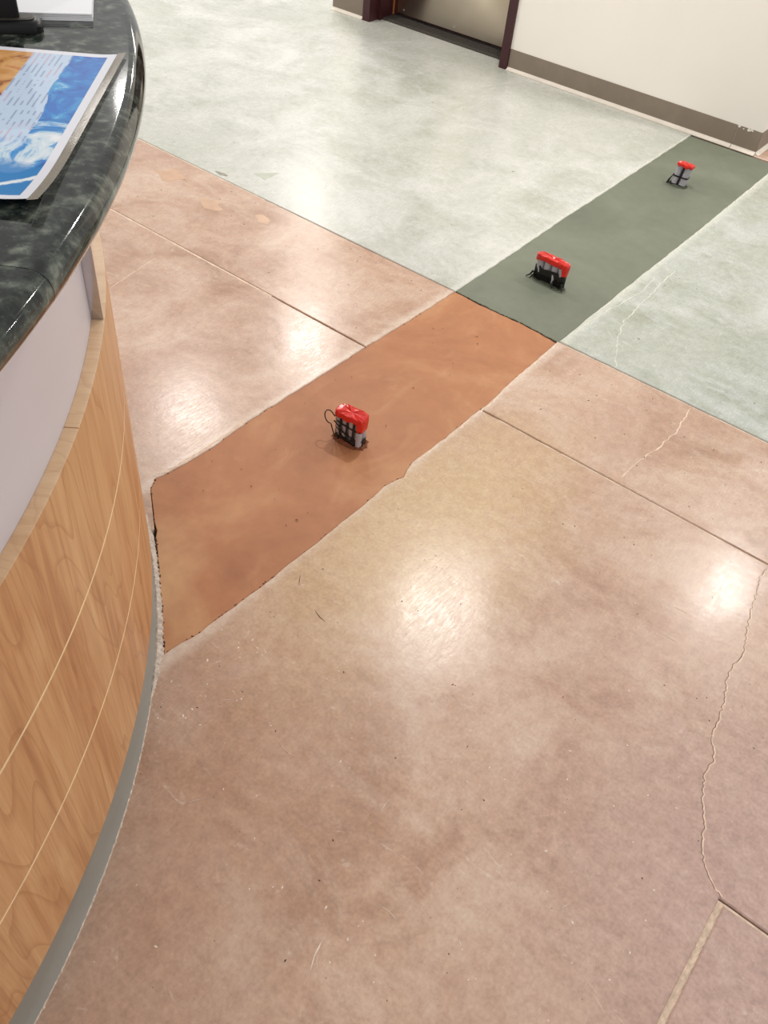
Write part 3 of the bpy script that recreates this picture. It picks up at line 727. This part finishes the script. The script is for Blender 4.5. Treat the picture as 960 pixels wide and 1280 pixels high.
for i, px in enumerate((-0.0215, 0.0, 0.0215)):  # black rods standing in for the shade between the front conduits
    obj('gap_shadow', *tube([W1(px+0.001, -hd1+0.002, 0.0), W1(px-0.001, -hd1-0.0005, 0.03), W1(px+0.001, -hd1-0.0005, 0.07), W1(px, -hd1+0.003, 0.084)], 0.0026, 8), M['tape_black'], b1, True)
obj('diagonal_strap', *tube([W1(-hw1, -hd1-0.001, 0.062), W1(-hw1*0.4, -hd1-0.002, 0.045), W1(hw1*0.2, -hd1-0.002, 0.022), W1(hw1*0.6, -hd1-0.001, 0.012)], 0.0018, 8), M['tape_black'], b1, True)
lp = []
for i in range(15):
    t_ = math.pi*(0.25+1.35*i/14); lp.append(W1(-hw1-0.004+0.016*math.cos(t_)-0.010, -hd1-0.002, 0.068+0.022*math.sin(t_)))
obj('wire_loop', *tube([W1(-hw1+0.004, -hd1-0.002, 0.078)]+lp+[W1(-hw1+0.003, -hd1-0.001, 0.012)], 0.0016, 8), M['tape_black'], b1, True)

b2, W2, hw2, hd2 = bundle('conduit_bundle', 'red-capped conduit stub wrapped in wide black tape, nearest in the olive concrete patch', -1.136, 2.586, -0.04, 4, 1, 0.0146, 0.090, ZP, 5,
    M['collar_g'], [(0.0, 0.050, 0.0, 0.010), (0.0, 0.03, 0.1, 0.006)], lambda a, b: 0.011+(0.026 if a > 0.78 else 0.0)+(0.008 if a < -0.8 else 0))
for px, tl_ in ((-hw2, -0.02), (hw2, 0.012), (hw2*0.4, 0.006), (-hw2*0.9, -0.010)):
    obj('tape_end', *tube([W2(px, -hd2-0.001, 0.028), W2(px+tl_*0.4, -hd2-0.005, 0.012), W2(px+tl_, -hd2-0.010, 0.0025)], [0.004, 0.003, 0.0016], 6), M['tape_black'], b2)
obj('grey_tear', *tube([W2(hw2*0.30, -hd2-0.0016, 0.045), W2(hw2*0.38, -hd2-0.003, 0.03), W2(hw2*0.34, -hd2-0.003, 0.014)], [0.003, 0.0045, 0.002], 6), M['pvc'], b2)
obj('grey_tear', *tube([W2(-hw2*0.72, -hd2-0.0016, 0.05), W2(-hw2*0.62, -hd2-0.003, 0.034)], [0.004, 0.0018], 6), M['pvc'], b2)

b3, W3, hw3, hd3 = bundle('conduit_bundle', 'red-capped conduit stub nearest the wall baseboard in the olive concrete patch', -1.162, 3.752, 0.02, 2, 1, 0.0162, 0.093, ZP, 8,
    M['collar_g'], [(0.0, 0.010, -0.1, 0.004), (0.040, 0.046, 0.0, 0.0)], lambda a, b: 0.006, lean=0.10)
obj('vertical_strap', *tube([W3(0, -hd3*0.75, 0.0), W3(0, -hd3*0.8, 0.09)], 0.0038, 8), M['tape_black'], b3, True)
obj('tape_end', *tube([W3(-hw3, -hd3*0.4, 0.042), W3(-hw3-0.008, -hd3*0.6, 0.02), W3(-hw3-0.010, -hd3*0.6, 0.0)], [0.003, 0.004, 0.006], 6), M['tape_black'], b3)
